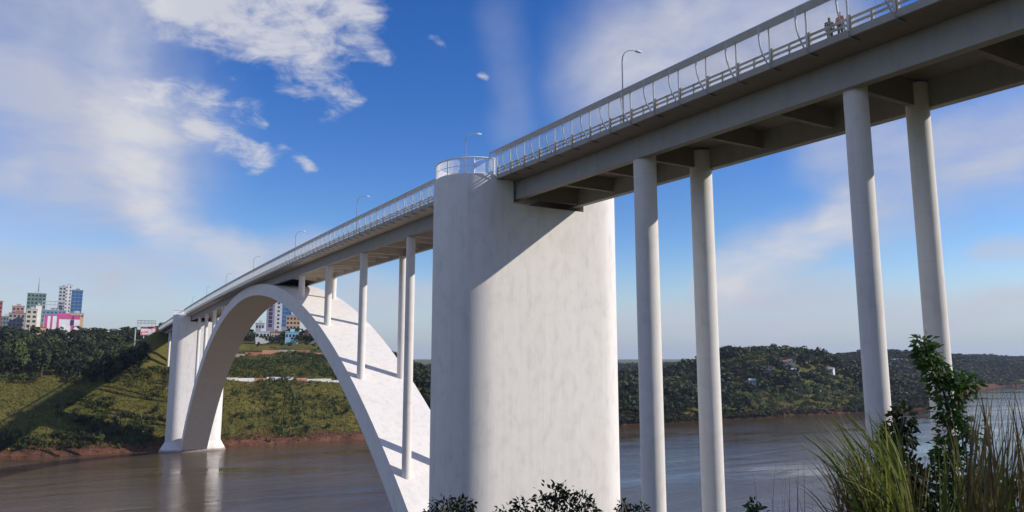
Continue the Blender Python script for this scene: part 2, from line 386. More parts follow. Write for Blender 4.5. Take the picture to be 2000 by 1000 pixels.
def stadium(cx, sgn, y0=None, n=20):
    r, Wd = 4.8, 11.5
    pts = []
    for k in range(n+1):
        a = -PI/2 + PI*k/n; pts.append((cx + r*math.sin(a)*-1, (Wd-r) + r*math.cos(a)))
    if y0 is None:
        pts += [(2*cx-x, -y) for x, y in pts]
    else:
        pts += [(cx-r, y0), (cx+r, y0)]
    return [(x, y*sgn) for x, y in pts]
def make_pylon(cx):
    b = MB(); full = stadium(cx, 1)
    b.prism(full, -8, 56.95)
    for sg in (1, -1): b.prism(stadium(cx, sg, 4.62), 56.95, ZB0+GD+.34, bottom=False)
    b.prism([(cx+(x-cx)*1.003, y*1.003) for x, y in full], -.6, 4.2, True, 1.24, (cx, 0))       # flared foot
    p = obj('pylon', b, 'white_concrete', BR); recalc(p); smooth_angle(p, 35)
    top = ZB0+GD+.34
    for sg in (1, -1):
        r, Wd = 4.55, 11.5-.25
        path = [(cx-r, sg*6.9)] + [(cx - r*math.cos(PI*k/18), sg*(Wd-r + r*math.sin(PI*k/18))) for k in range(19)] + [(cx+r, sg*6.9)]
        b = MB()
        for hh, rr in ((.12, .05), (.95, .03), (1.82, .10)): b.tube([(x, y, top+hh) for x, y in path], rr, 6)
        rl = obj('balcony_rail', b, 'white_steel', p)
        b = MB()
        for k in range(len(path)-1):
            a0, a1 = Vector((*path[k], 0)), Vector((*path[k+1], 0)); L = (a1-a0).length; m_ = max(1, round(L/.11))
            for q in range(m_):
                c = a0 + (a1-a0)*(q/m_); b.box(c.x-.016, c.x+.016, c.y-.016, c.y+.016, top+.1, top+1.8)
        o = obj('baluster', b, 'white_steel', p); o['kind'] = 'stuff'
        for k in range(0, len(path), 4):
            c = path[k]; b = MB(); b.box(c[0]-.05, c[0]+.05, c[1]-.05, c[1]+.05, top-.02, top+1.85); obj('balcony_post', b, 'white_steel', p)
    return p
pylon_near = make_pylon(-.6); pylon_far = make_pylon(290.6)

# deck slab, girders, cross beams, road
def slab_sec(X, w=SLAB, lip=True):
    z = zs(X)
    w -= .118
    return [(X,-w,z+.003),(X,-w,z+.27),(X,w,z+.27),(X,w,z+.003),(X,G,z-.10),(X,-G,z-.10)]
for a, c_ in ((X_START, XN0-.12), (XN1+.12, XF0-.12), (XF1+.12, X_END)):
    b = MB(); b.sweep([slab_sec(X) for X in xr(a, c_)]); o = obj('deck_slab', b, 'bounce_lit_soffit' if a == XN1+.12 else 'soffit_concrete', BR); recalc(o)
    for sg in (1, -1):
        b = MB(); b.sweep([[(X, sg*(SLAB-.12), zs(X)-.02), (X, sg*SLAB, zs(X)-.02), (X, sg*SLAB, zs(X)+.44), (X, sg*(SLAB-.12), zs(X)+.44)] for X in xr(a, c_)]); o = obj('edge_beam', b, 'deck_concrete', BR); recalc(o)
for a, c_ in ((XN0-.1, XN1+.1), (XF0-.1, XF1+.1)):
    b = MB(); b.box(a, c_, -4.5, 4.5, ZB0+GD+.02, ZB0+GD+.28); obj('deck_slab', b, 'deck_concrete', BR)
b = MB(); xs_ = xr(X_START, X_END)
for i in range(len(xs_)-1):
    p, q = xs_[i], xs_[i+1]; b.add([(p,-4.4,zs(p)+.285),(q,-4.4,zs(q)+.285),(q,4.4,zs(q)+.285),(p,4.4,zs(p)+.285)], [(0,1,2,3)])
obj('road_surface', b, 'asphalt', BR)
for a, c_ in ((X_START, XN0+.02), (XN0+.12, XF1-.12), (XF1-.02, X_END)):
    for sg in (1, -1):
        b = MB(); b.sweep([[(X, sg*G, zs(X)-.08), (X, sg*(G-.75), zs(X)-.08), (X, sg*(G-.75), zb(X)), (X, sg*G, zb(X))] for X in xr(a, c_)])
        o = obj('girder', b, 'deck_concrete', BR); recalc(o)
beam_mesh = None
def beam(X, drop=.45):
    b = MB(); b.box(X-.2, X+.2, -(G-.74), G-.74, zb(X)+drop, zs(X)-.05); obj('cross_beam', b, 'bounce_lit_soffit' if 0 < X < 290 else 'soffit_concrete', BR)
SA, CA = 20.1, -25.58
cols_near = [CA-SA*i for i in range(6)]; cols_far = [290-x for x in cols_near]
for X in cols_near + cols_far: beam(X, .1); beam(X+SA/3); beam(X+2*SA/3)
for X in (XN0-.3, XF1+.3): beam(X, .1)
arch_x = [26.7+21.29*i for i in range(4)]; arch_x += [290-x for x in arch_x]
for X in arch_x: beam(X, .1); beam(X+21.29/3); beam(X+2*21.29/3)
for X in (XN1+6, XN1+13): beam(X)
def column(X, y, z0, z1, r):
    if not 0 < X < 290: y *= 3.24/C; z1 = zs(X)-.3
    b = MB(); n = 28
    prof = [(z0, r), (z1-.02, r)]
    b.sweep([[(r_*math.cos(2*PI*k/n), r_*math.sin(2*PI*k/n), z) for k in range(n)] for z, r_ in prof])
    o = obj('column', b, 'column_concrete', BR, (X, y, 0)); smooth_angle(o, 40)
for X in arch_x:
    for y in (C, -C): column(X, y, ze(X)-1.6, zb(X), .66)
for i, X in enumerate(cols_near):
    for y in (C, -C):
        g = float(h_near(X, y))
        if g < zb(X)-1: column(X, y, g-1.5, zb(X), .97 if i == 0 else .71)
for i, X in enumerate(cols_far):
    for y in (C, -C):
        g = float(h_far(X, y))
        if g < zb(X)-1: column(X, y, g-1.5, zb(X), .97 if i == 0 else .71)

# railing: barrier posts and rails at the slab edge, with the tall bowed mesh fence outside it
BOW = [(.0, .06), (.40, .30), (.74, .75), (.93, 1.30), (1.0, 1.85), (.98, 2.3), (.88, 2.66)]
STEP = 2.82
def along(b, a, c_, y, z, hy, hz, step=5.6):
    b.sweep([[(X, y-hy, zs(X)+z-hz), (X, y+hy, zs(X)+z-hz), (X, y+hy, zs(X)+z+hz), (X, y-hy, zs(X)+z+hz)] for X in xr(a, c_, step)])
bp = MB(); bp.box(-.15, .15, -.10, .10, .0, 1.30); ME_BPOST = bp.mesh('barrier_post')
bp = MB(); bp.box(-.06, .06, -.08, .08, .0, 1.14); ME_MID = bp.mesh('barrier_post')
bp = MB(); bp.tube([(0, 0, .3), (0, 0, 2.72)], .062, 8); ME_FPOST = bp.mesh('fence_post')
bp = MB(); bp.tube([(0, y, z) for y, z in BOW], .055, 6); ME_BOW = bp.mesh('bow_post')
bp = MB(); bp.box(-.05, .05, -.85, .08, -.11, -.02); ME_BRK = bp.mesh('bracket')
for me, mt in ((ME_BPOST, 'barrier_concrete'), (ME_MID, 'barrier_concrete'), (ME_FPOST, 'steel_paint'), (ME_BOW, 'steel_paint'), (ME_BRK, 'dull_steel')): me.materials.append(MATS[mt])
def railing(a, c_):
    R = empty('railing'); R.parent = BR
    for z, h_ in ((1.10, .07), (.76, .06)):
        b = MB(); along(b, a, c_, SLAB-.09, z, .045, h_); obj('rail', b, 'barrier_concrete', R)
    n = int((c_-a)/STEP); x0 = a+.12 if a > 0 else c_-.12-n*STEP
    for i in range(n+1):
        X = x0+i*STEP
        for nm, me, y, dz in (('barrier_post', ME_BPOST, SLAB-.11, .0), ('fence_post', ME_FPOST, SLAB+.05, 0), ('bow_post', ME_BOW, SLAB+.02, 0), ('bracket', ME_BRK, SLAB, 0)):
            o = link(nm, me, None, R, (X, y, zs(X)+dz))
        if i < n: link('barrier_post', ME_MID, None, R, (X+STEP/2, SLAB-.11, zs(X+STEP/2)))
    b = MB()                                                     # wires of the mesh following the bow
    nX = int((c_-a)/.13); hw = .0045
    for k in range(nX):
        X = a+.05+k*.13; z = zs(X)
        b.sweep([[(X-hw, SLAB+y+.05-hw, z+q), (X+hw, SLAB+y+.05-hw, z+q), (X+hw, SLAB+y+.05+hw, z+q), (X-hw, SLAB+y+.05+hw, z+q)] for y, q in BOW[1:]], False)
    for q in np.linspace(.5, 2.6, 19):
        y = np.interp(q, [p[1] for p in BOW], [p[0] for p in BOW]); along(b, a, c_, SLAB+y+.06, q, hw, hw, 5.6)
    o = obj('fence_mesh', b, 'steel_paint', R); o['kind'] = 'stuff'
    b = MB()                                                     # closely set bars of the inclined top strip
    for k in range(13):
        t = k/12; along(b, a, c_, SLAB+.90-.98*t, 2.66+.10*t, .031, .012, 5.6)
    o = obj('top_strip', b, 'steel_paint', R); o['kind'] = 'stuff'
    b = MB()
    along(b, a, c_, SLAB+.93, 2.66, .05, .05); along(b, a, c_, SLAB-.10, 2.78, .05, .05); obj('top_rail', b, 'steel_paint', R)
for a, c_ in ((-118, XN0-.15), (XN1+.15, XF0-.15), (XF1+.15, X_END)): railing(a, c_)

# ------------------------------------------------------------------ street lamps
def lamp(X, y, z, label, group=None):
    L = empty('street_lamp', (X, y, z)); tag(L, label, 'street lamp', group)
    b = MB(); b.tube([(0,0,-.3),(0,0,3),(0,0,5.3)], [.075,.065,.055], 8); obj('pole', b, 'dull_steel', L, smooth=True)
    b = MB(); b.tube([(0,0,5.28),(0,-.06,5.7),(0,-.28,6.1),(0,-.65,6.38),(0,-1.15,6.5),(0,-1.5,6.52)], [.055,.05,.045,.042,.04,.04], 8); obj('arm', b, 'dull_steel', L, smooth=True)
    b = MB(); hsec = []
    for t, w, h_ in ((0,.06,.05),(.12,.15,.09),(.4,.17,.10),(.6,.12,.07),(.66,.05,.03)):
        hsec.append([(w*math.cos(2*PI*k/10), -1.42-t, 6.52+h_*math.sin(2*PI*k/10)) for k in range(10)])
    b.sweep(hsec); obj('lamp_head', b, 'white_steel', L, smooth=True)
g_ = 'lamps along the deck above the arch'
lamp(-27.1, SLAB-.1, zs(-27.1)+.44, 'curved grey street lamp on the deck above the shore column nearest the pylon', None)
lamp(1.2, SLAB+.5, ZB0+GD+.34, 'curved grey street lamp standing on the near pylon beside the balcony rail')
for X in (43, 85, 131.5, 177, 222, 266): lamp(X, SLAB-.1, zs(X)+.44, 'curved grey street lamp on the deck above the arch', g_)

#MORE_BEGIN
# ------------------------------------------------------------------ vegetation: crowns made of many small leaf clumps
def crown_arrays(seed, nblob=16, ncard=26, card=.21, flat=.75, low=-.35):
    r = np.random.default_rng(seed); V = []; 
    for k in range(nblob):
        while True:
            c = r.uniform(-1, 1, 3)
            if np.hypot(*c[:2])**2 + c[2]**2 < 1: break
        c = c*np.array([.72, .72, .62*flat]); c[2] += .1
        rad = r.uniform(.24, .44)
        d = r.normal(size=(ncard, 3)); d /= np.linalg.norm(d, axis=1)[:, None]; d[:, 2] = np.where(d[:, 2] < low, -d[:, 2], d[:, 2])
        p = c + d*rad*r.uniform(.75, 1.08, (ncard, 1))*np.array([1, 1, .8])
        nrm = d + r.normal(size=(ncard, 3))*.45; nrm /= np.linalg.norm(nrm, axis=1)[:, None]
        a = np.cross(nrm, r.normal(size=(ncard, 3))); a /= np.linalg.norm(a, axis=1)[:, None]; bt = np.cross(nrm, a)
        s = card*r.uniform(.55, 1.35, (ncard, 1)); s2 = s*r.uniform(.55, 1.0, (ncard, 1))
        V.append(np.stack([p-a*s*.5, p-bt*s2*.5+nrm*s*.08, p+a*s*.5, p+bt*s2*.5+nrm*s*.08], 1))
    return np.concatenate(V).reshape(-1, 3)
def quads_mesh(name, V, mat, tint=None):
    n = len(V)//4; me = bpy.data.meshes.new(name)
    me.vertices.add(n*4); me.vertices.foreach_set('co', np.ascontiguousarray(V, dtype=np.float32).ravel())
    me.loops.add(n*4); me.loops.foreach_set('vertex_index', np.arange(n*4, dtype=np.int32))
    me.polygons.add(n); me.polygons.foreach_set('loop_start', np.arange(n, dtype=np.int32)*4)
    me.update(calc_edges=True); me.validate()
    if tint is not None:
        at_ = me.attributes.new('tint', 'FLOAT', 'POINT'); at_.data.foreach_set('value', np.ascontiguousarray(tint, dtype=np.float32))
    me.materials.append(MATS[mat]); return me
CROWNS = [crown_arrays(100+k, 17, 30, .20, .75 if k % 2 else 1.0) for k in range(6)]
FARC = [crown_arrays(200+k, 9, 13, .34, .85) for k in range(5)]
CROWN_ME = {mt: [quads_mesh('crown', c, mt) for c in CROWNS] for mt in ('leaf_dark', 'leaf_mid', 'leaf_light')}
def trunk_mesh(seed):
    r = random.Random(seed); b = MB()
    b.tube([(0,0,-.12), (r.uniform(-.04,.04), r.uniform(-.04,.04), .35), (r.uniform(-.08,.08), r.uniform(-.08,.08), .78)], [.042,.032,.018], 7)
    for k in range(4):
        a = k*1.57+r.uniform(-.5,.5); z0 = r.uniform(.35,.55)
        b.tube([(0,0,z0), (.12*math.cos(a), .12*math.sin(a), z0+.12), (.27*math.cos(a), .27*math.sin(a), z0+.28)], [.018,.013,.007], 5)
    return b.mesh('trunk')
TRUNKS = [trunk_mesh(k) for k in range(4)]
for k, t in enumerate(TRUNKS): t.materials.append(MATS['pale_bark' if k % 2 else 'bark'])
def tree(name, X, Y, z, H, R, mat, label, group, tr=.42, k=None):
    k = random.randrange(6) if k is None else k
    T = empty(name, (X, Y, z), random.uniform(0, 6.28)); tag(T, label, 'tree' if 'tree' in name else 'shrub', group)
    t = link('trunk', TRUNKS[k % 4], None, T); t.scale = (H*.75, H*.75, H)
    ch = H*(1-tr)*.5
    c = link('crown', CROWN_ME[mat][k], None, T, (0, 0, H-ch*.95)); c.scale = (R, R, ch*1.25)
    return T
def scatter(n, x0, x1, y0, y1, mind, ok=lambda x, y: True, seed=0, tries=40):
    r = random.Random(seed); P = []
    for _ in range(n*tries):
        if len(P) >= n: break
        x, y = r.uniform(x0, x1), r.uniform(y0, y1)
        if all((x-a)**2+(y-b_)**2 > mind*mind for a, b_ in P) and ok(x, y): P.append((x, y))
    return P
HF = lambda x, y: float(h_far(x, y))
SH = lambda y: float(shore(y))
LAB_W = 'dark round-crowned tree in the wood above the grassy far bank'
for x, y in scatter(110, 372, 440, 16, 128, 5.0, lambda x, y: x > SH(y)+74+8*math.sin(y*.2)+max(0, 34-y)*1.2 and (y > 27 or x < 402), 3):
    H = random.uniform(9, 15); tree('wood_tree', x, y, HF(x, y)-.4, H, H*random.uniform(.36, .5), random.choice(('leaf_dark','leaf_dark','leaf_dark','leaf_mid')), LAB_W, 'trees of the wood above the far bank', .12)
for x, y in scatter(70, 440, 500, -190, -14, 4.5, lambda x, y: x > SH(y)+146, 4):
    H = random.uniform(3.5, 7); tree('hill_tree', x, y, HF(x, y), H, H*.45, random.choice(('leaf_dark','leaf_mid')), 'low dark tree on the slope top seen beyond the arch', 'trees on the slope beyond the arch', .12)
for x, y in scatter(70, 366, 400, 14, 130, 2.6, lambda x, y: SH(y)+64 < x < SH(y)+84+max(0, 34-y), 15):
    H = random.uniform(2.2, 5); tree('edge_shrub', x, y, HF(x, y)-.3, H, H*random.uniform(.55, .8), random.choice(('leaf_dark','leaf_dark','leaf_mid')), 'dark shrub along the lower edge of the wood above the far bank', 'shrubs along the edge of the wood', .05)
for x, y in scatter(40, 299, 335, 9, 46, 2.4, lambda x, y: SH(y)+5 < x < SH(y)+34, 5):
    H = random.uniform(2.6, 4.6); tree('bank_shrub', x, y, HF(x, y)-.2, H, H*random.uniform(.55, .75), random.choice(('leaf_dark','leaf_mid','leaf_mid')), 'bushy green shrub on the far bank beside the far pylon', 'shrubs beside the far pylon', .12)
for x, y in scatter(52, 298, 318, 40, 120, 2.2, lambda x, y: SH(y)+3 < x < SH(y)+14 and not 52 < y < 62, 16):
    H = random.uniform(2.0, 4.2); tree('waterside_shrub', x, y, HF(x, y)-.3, H, H*random.uniform(.6, .85), 'leaf_dark', 'dark shrub overhanging the waterline below the yellow field', 'shrubs along the far waterline', .06)
for x, y in scatter(16, 302, 330, -120, -22, 4.5, lambda x, y: SH(y)+7 < x < SH(y)+30, 6):
    H = random.uniform(1.8, 3.6); tree('bank_shrub', x, y, HF(x, y)-.2, H, H*random.uniform(.6, .85), random.choice(('leaf_dark','leaf_mid')), 'low dark shrub on the grassy slope beyond the arch', 'shrubs on the slope beyond the arch', .12)
for x, y in scatter(95, 298, 345, -520, -365, 4, lambda x, y: SH(y)+(4 if not -470 < y < -395 else 8) < x < SH(y)+34, 7):
    H = random.uniform(5, 10); tree('shore_tree', x, y, HF(x, y), H, H*random.uniform(.4, .52), random.choice(('leaf_light','leaf_light','leaf_mid')), 'pale green tree on the shore above the red earth', 'pale trees above the red earth', .25)

def wood(name, pts, templates, mat, H0, H1, rr, seed):
    r = np.random.default_rng(seed); L = []; T = []
    for x, y in pts:
        V = templates[r.integers(len(templates))]; H = r.uniform(H0, H1); R = H*r.uniform(*rr); a = r.uniform(0, 6.28); c, s = math.cos(a), math.sin(a)
        q = V*np.array([R, R, H*.48]); q = np.stack([q[:, 0]*c-q[:, 1]*s, q[:, 0]*s+q[:, 1]*c, q[:, 2]], 1) + np.array([x, y, HF(x, y)+H*.52])
        L.append(q); T.append(np.full(len(q), r.uniform(0, 1)))
    o = link(name, quads_mesh(name, np.concatenate(L), mat, np.concatenate(T)))
    o['kind'] = 'stuff'; return o
def jgrid(x0, x1, y0, y1, st, ok, seed):
    r = random.Random(seed); P = []; x = x0
    while x < x1:
        y = y0
        while y < y1:
            a, b_ = x+r.uniform(-.45, .45)*st, y+r.uniform(-.45, .45)*st
            if ok(a, b_): P.append((a, b_))
            y += st
        x += st
    return P
HOUSES = [(1302,729,500,6), (1326,722,520,5), (1500,716,600,9), (1534,706,640,6), (1546,705,650,6), (1552,722,610,6), (1598,738,600,5), (1558,759,560,4.5), (1596,752,585,5),
          (1340,716,560,5), (1752,700,980,22), (1930,699,1150,16), (1950,697,1180,18), (1975,703,1120,10), (1620,720,660,6), (1470,742,560,5)]
HP = []
HD = []
for px, py, D, w in HOUSES:                # where the sight line meets the ground
    D = 330.0
    while D < 1900:
        p = at(px, py+4, D)
        if HF(p.x, p.y)+3.2 > p.z and p.x > SH(p.y)+8: break
        D += 4
    HD.append(D); HP.append((p.x, p.y))
def clear_of_houses(x, y):                 # keep the gardens on the river side of each house open
    for hx, hy in HP:
        d = Vector((CAM.x-hx, CAM.y-hy)); L = d.length; d /= L; q = Vector((x-hx, y-hy)); t = q.dot(d)
        if -3 < t < 13 and abs(q.x*d.y-q.y*d.x) < 5.0: return False
    return True
right_ok = lambda x, y: x > SH(y)+(1.2 if not -470 < y < -385 else 8) and clear_of_houses(x, y) and not (-520 < y < -365 and x < SH(y)+30)
hill_pts = jgrid(296, 520, -800, -128, 7.6, right_ok, 1)
wood('hillside_wood', [p for p in hill_pts if vnoise(p[0]/30, p[1]/30, 4) < .16], FARC, 'leaf_dark', 6, 16, (.42, .68), 1)['label'] = 'dark wood covering the hills along the far shore'
wood('hillside_scrub', [p for p in hill_pts if vnoise(p[0]/30, p[1]/30, 4) >= .16], FARC, 'leaf_mid', 5, 11, (.5, .75), 9)['label'] = 'paler patches of bushy trees within the hillside wood'
wood('shore_scrub', [(SH(y)+random.uniform(-.6, 3.2), y) for y in np.arange(-700, -128, .9) if not (-462 < y < -398 and random.random() < .75)], FARC, 'leaf_dark', 2.0, 5.5, (.5, .8), 19)['label'] = 'low dark scrub overhanging the waterline of the wooded shore'
wood('distant_wood', jgrid(520, 1500, -2300, -100, 21, lambda x, y: clear_of_houses(x, y), 2) + jgrid(380, 900, -1700, -800, 15, lambda x, y: x > SH(y)+6 and clear_of_houses(x, y), 3), FARC, 'leaf_dark', 9, 15, (.7, .95), 2)['label'] = 'distant dark wood on the ridge behind the hills'
wood('town_wood', jgrid(470, 900, -10, 260, 12, lambda x, y: True, 5) + jgrid(480, 900, -260, -10, 14, lambda x, y: True, 6), FARC, 'leaf_dark', 6, 11, (.55, .8), 5)['label'] = 'dark trees between the town buildings on the far side'

# grass and weeds on the far bank
wood('bank_scrub', [p for p in jgrid(298, 440, -165, 135, 3.6, lambda x, y: x > SH(y)+2.5, 31) if fbm(p[0]/20, p[1]/20, 55) > .12 and p[0] < SH(p[1])+(70 if p[1] > 14 else 140)], FARC, 'leaf_mid', .9, 2.8, (.6, 1.0), 32)['label'] = 'patches of low green scrub on the far bank slope'
def rocks(name, n, ok, x0, x1, y0, y1, seed, mat, label):
    r = np.random.default_rng(seed); L = []; T = []
    base = np.array([(0,0,1),(1,0,0),(0,1,0),(-1,0,0),(0,-1,0),(0,0,-.6)]); tri = [(0,1,2),(0,2,3),(0,3,4),(0,4,1),(5,2,1),(5,3,2),(5,4,3),(5,1,4)]
    V = []; Fc = []
    for k in range(n):
        x, y = r.uniform(x0, x1), r.uniform(y0, y1)
        if not ok(x, y): continue
        sc = r.uniform(.15, .75)**1.3; q = base*r.uniform(.6, 1.3, (6, 1))*sc*np.array([1, 1.3, .7]); a = r.uniform(0, 6.28); c, s_ = math.cos(a), math.sin(a)
        q = np.stack([q[:, 0]*c-q[:, 1]*s_, q[:, 0]*s_+q[:, 1]*c, q[:, 2]], 1)+np.array([x, y, HF(x, y)+.05]); o_ = len(V); V += q.tolist(); Fc += [tuple(i+o_ for i in t) for t in tri]
    me = bpy.data.meshes.new(name); me.from_pydata(V, [], Fc); o = link(name, me, mat); o['kind'] = 'stuff'; o['label'] = label; return o
simple('wet_stone', (.10, .06, .045), .8, .5, .4)
rocks('shore_stones', 2600, lambda x, y: -1.5 < x-SH(y) < 7, 290, 320, -200, 130, 3, 'wet_stone', 'loose red brown stones along the far waterline')
def tufts(name, n, x0, x1, y0, y1, ok, h0, h1, mat, seed, hf=h_far, blades=5):
    r = np.random.default_rng(seed); X = r.uniform(x0, x1, n); Y = r.uniform(y0, y1, n); k = ok(X, Y); X, Y = X[k], Y[k]; Z = hf(X, Y)
    n = len(X); L = []; T = np.repeat(r.uniform(0, .6, n), 4)
    for q in range(blades):
        a = r.uniform(0, 6.28, n); ln = r.uniform(.25, .9, n); h = r.uniform(h0, h1, n); w = r.uniform(.18, .42, n)*h
        dx, dy = np.cos(a), np.sin(a); B = np.stack([X+dx*.1, Y+dy*.1, Z-.15], 1); tp = np.stack([X+dx*ln*h*.7, Y+dy*ln*h*.7, Z+h], 1)
        sd_ = np.stack([-dy*w, dx*w, 0*w], 1)
        L.append(np.stack([B-sd_*.5, B+sd_*.5, tp+sd_*.35, tp-sd_*.15], 1).reshape(-1, 3))
    o = link(name, quads_mesh(name, np.concatenate(L), mat, np.tile(T, blades))); o['kind'] = 'stuff'; return o
fok = lambda X, Y: (X-shore(Y) > 3.5 + 9*fbm(X/9, Y/9, 3)) & (X-shore(Y) < 92)
tufts('field_grass', 26000, 298, 400, -165, 135, fok, .35, 1.0, 'grass_field', 1)['label'] = 'long yellow green grass on the sloping far bank'
tufts('bank_weeds', 11000, 298, 440, -165, 135, lambda X, Y: (X-shore(Y) > 2+6*fbm(X/7, Y/7, 13)) & (fbm(X/24, Y/24, 77) > .0), .7, 2.2, 'leaf_mid', 2)['label'] = 'darker weeds spread through the far bank grass'
tufts('slope_grass', 11000, 374, 452, -175, -12, lambda X, Y: X > 0, .3, .9, 'leaf_mid', 4)['label'] = 'green grass of the upper slope beyond the arch'
tufts('shore_weeds', 6000, 296, 345, -700, -130, lambda X, Y: (X-shore(Y) > .8) & (X-shore(Y) < 12) & (fbm(X/18, Y/18, 8) > -.25), .8, 2.6, 'leaf_mid', 6)['label'] = 'weeds along the waterline of the wooded shore'
tufts('near_bank_grass', 9000, -110, -4, -60, 90, lambda X, Y: np.hypot(X+73, Y-43) > 5, .3, .8, 'grass_field', 5, h_near)['label'] = 'rough grass on the near river bank'

# ------------------------------------------------------------------ the town across the river
for nm, c in dict(b_red=(.36,.10,.08), b_teal=(.14,.19,.22), b_pink=(.42,.26,.24), b_cream=(.55,.50,.40), b_green=(.14,.22,.19), b_slate=(.22,.27,.34), b_white=(.66,.66,.68),
                  b_grey=(.45,.46,.49), b_mauve=(.32,.28,.36), b_magenta=(.55,.10,.27), b_paint=(.80,.76,.80), b_orange=(.60,.40,.26), b_sky=(.34,.58,.70), b_roof=(.34,.15,.10),
                  b_terra=(.50,.24,.17), b_signred=(.74,.17,.18), b_navy=(.05,.05,.12), b_wall=(.34,.30,.29), b_pale=(.72,.72,.66)).items(): simple(nm, c, .8, .18, .15)
def glassm(name, c):
    M = MB_(name, .15, .6); M.color(c); M.b.inputs['Metallic'].default_value = .3; MATS[name] = M.m
glassm('glass_dark', (.035, .05, .07)); glassm('glass_blue', (.03, .13, .30))
def building(name, px0, px1, ytop, D, deep, wall, label, rows=4, cols=3, win='glass_dark', turn=0.0, roof='b_grey', winw=.6, winh=.5, ground=None):
    c = at((px0+px1)/2, ytop, D); w = (px1-px0)/F*D; base = HF(c.x, c.y)-1.5 if ground is None else ground
    H = c.z-base; d = Vector((c.x-CAM.x, c.y-CAM.y)).normalized()
    E = empty(name, (c.x, c.y, base), math.atan2(d.y, d.x)+turn); tag(E, label, 'building')
    b = MB(); b.box(0, deep, -w/2, w/2, 0, H); obj('wall', b, wall, E)
    b = MB(); b.box(-.25, deep+.25, -w/2-.25, w/2+.25, H, H+.5); b.box(deep*.3, deep*.6, -w*.2, w*.15, H+.5, H+2.6); obj('roof', b, roof, E)
    if rows and cols:
        vis = min(H-3, rows*4.2); rh = vis/rows; cw = w/cols
        b = MB(); b.box(-.06, .3, -cw*winw/2, cw*winw/2, -rh*winh/2, rh*winh/2); me = b.mesh('window'); me.materials.append(MATS[win])
        for i in range(rows):
            for j in range(cols): link('window', me, None, E, (0, -w/2+cw*(j+.5), H-rh*(i+.6)))
    return E, w, H
building('apartment_tower', -14, 4, 588, 760, 16, 'b_red', 'red apartment tower beside the dark teal block in the town', 7, 3)
building('office_block', 2, 24, 618, 800, 18, 'b_teal', 'dark teal low block next to the red tower', 4, 4)
building('stepped_building', 26, 46, 598, 720, 18, 'b_pink', 'brown pink stepped building with a lower wing', 5, 3, roof='b_pink')
building('brick_building', 21, 54, 612, 690, 12, 'b_wall', 'grey brown apartment house in front of the stepped pink one', 3, 5, roof='b_roof')
building('cream_building', 54, 72, 604, 670, 14, 'b_cream', 'grey cream building below the green glass tower', 5, 2)
building('yellow_building', 71, 81, 597, 680, 12, 'b_pale', 'pale yellow narrow building below the green glass tower', 0, 0)
E_, w_, H_ = building('green_tower', 57, 88, 573, 830, 18, 'b_green', 'green glass tower with a lattice mast on its roof', 6, 5, 'glass_dark')
b = MB(); b.tube([(8, -1, H_), (8, -1, H_+11), (8, -1, H_+19)], [.55, .3, .12], 6)
for z in (4, 7, 10): b.box(7.1, 8.9, -1.9, -.1, H_+z, H_+z+.25)
obj('mast', b, 'dull_steel', E_)
E_, w_, H_ = building('slate_block', 86, 126, 606, 780, 16, 'b_slate', 'slate blue block topped by an open roof frame', 3, 6, 'glass_blue')
b = MB()
for k in range(7): b.box(1, 1.4, -w_/2+k*w_/6-.2, -w_/2+k*w_/6+.2, H_+.4, H_+9.5)
b.box(.9, 1.5, -w_/2, w_/2, H_+8.8, H_+9.8); b.box(.9, 1.5, -w_/2, w_/2, H_+5.6, H_+6.4); obj('roof_frame', b, 'b_grey', E_)
building('grey_tower', 117, 129, 560, 900, 18, 'b_grey', 'grey half of the tallest twin tower in the town', 9, 2)
building('white_tower', 129, 141, 557, 905, 18, 'b_white', 'whitish half of the tallest twin tower in the town', 9, 2, winw=.35)
building('blue_tower', 142, 161, 567, 880, 18, 'b_slate', 'blue glass tower beside the whitish twin tower', 9, 3, 'glass_blue', winw=.9, winh=.86, roof='b_slate')
building('sign_building', 137, 162, 612, 720, 12, 'b_orange', 'low cream orange block at the foot of the blue tower', 1, 5)
E_, w_, H_ = building('shopping_hall', 92, 152, 617, 600, 24, 'b_paint', 'pink and white striped shopping hall below the towers', 0, 0, roof='b_magenta')
for y0, y1, z0, mt in ((.02, .10, 0, 'b_magenta'), (.19, .24, 0, 'b_magenta'), (.36, .42, 0, 'b_magenta'), (.76, .84, 0, 'b_magenta'), (.42, 1.0, H_-2.6, 'b_magenta'), (.74, .84, H_-7.5, 'b_navy')):
    b = MB(); b.box(-.18, .2, w_/2-w_*y1, w_/2-w_*y0, z0, H_-.05 if mt != 'b_navy' else H_-3.2)
    if mt == 'b_navy': b.v = [(x-.12, y, z) for x, y, z in b.v]
    obj('facade_panel', b, mt, E_)
building('small_house', 73, 88, 640, 520, 9, 'b_orange', 'small pinkish house among trees below the shopping hall', 1, 3, roof='b_roof')
# seen beyond the arch
building('mauve_tower', 523, 538, 577, 780, 14, 'b_mauve', 'mauve tower with dark window strip seen beyond the arch crown', 8, 1, 'b_navy', winw=.45, winh=.8)
building('pale_tower', 539, 552, 580, 782, 14, 'b_white', 'white narrow tower between the mauve and blue towers beyond the arch', 8, 1, winw=.3)
building('blue_office', 552, 570, 584, 790, 14, 'b_slate', 'blue glass office seen beyond the arch crown', 7, 3, 'glass_blue', winw=.9, winh=.86)
building('orange_building', 560, 586, 617, 700, 12, 'b_orange', 'cream orange block in front of the blue office beyond the arch', 3, 4)
building('grey_shed', 500, 516, 632, 600, 10, 'b_grey', 'light grey shed roofed house above the white house beyond the arch', 1, 3)
building('white_house', 501, 527, 648, 545, 9, 'b_white', 'white flat roofed house on the hilltop beyond the arch', 1, 4, roof='b_white')
building('cream_house', 530, 547, 650, 550, 9, 'b_cream', 'cream house between the white and the light blue houses', 1, 3, roof='b_roof')
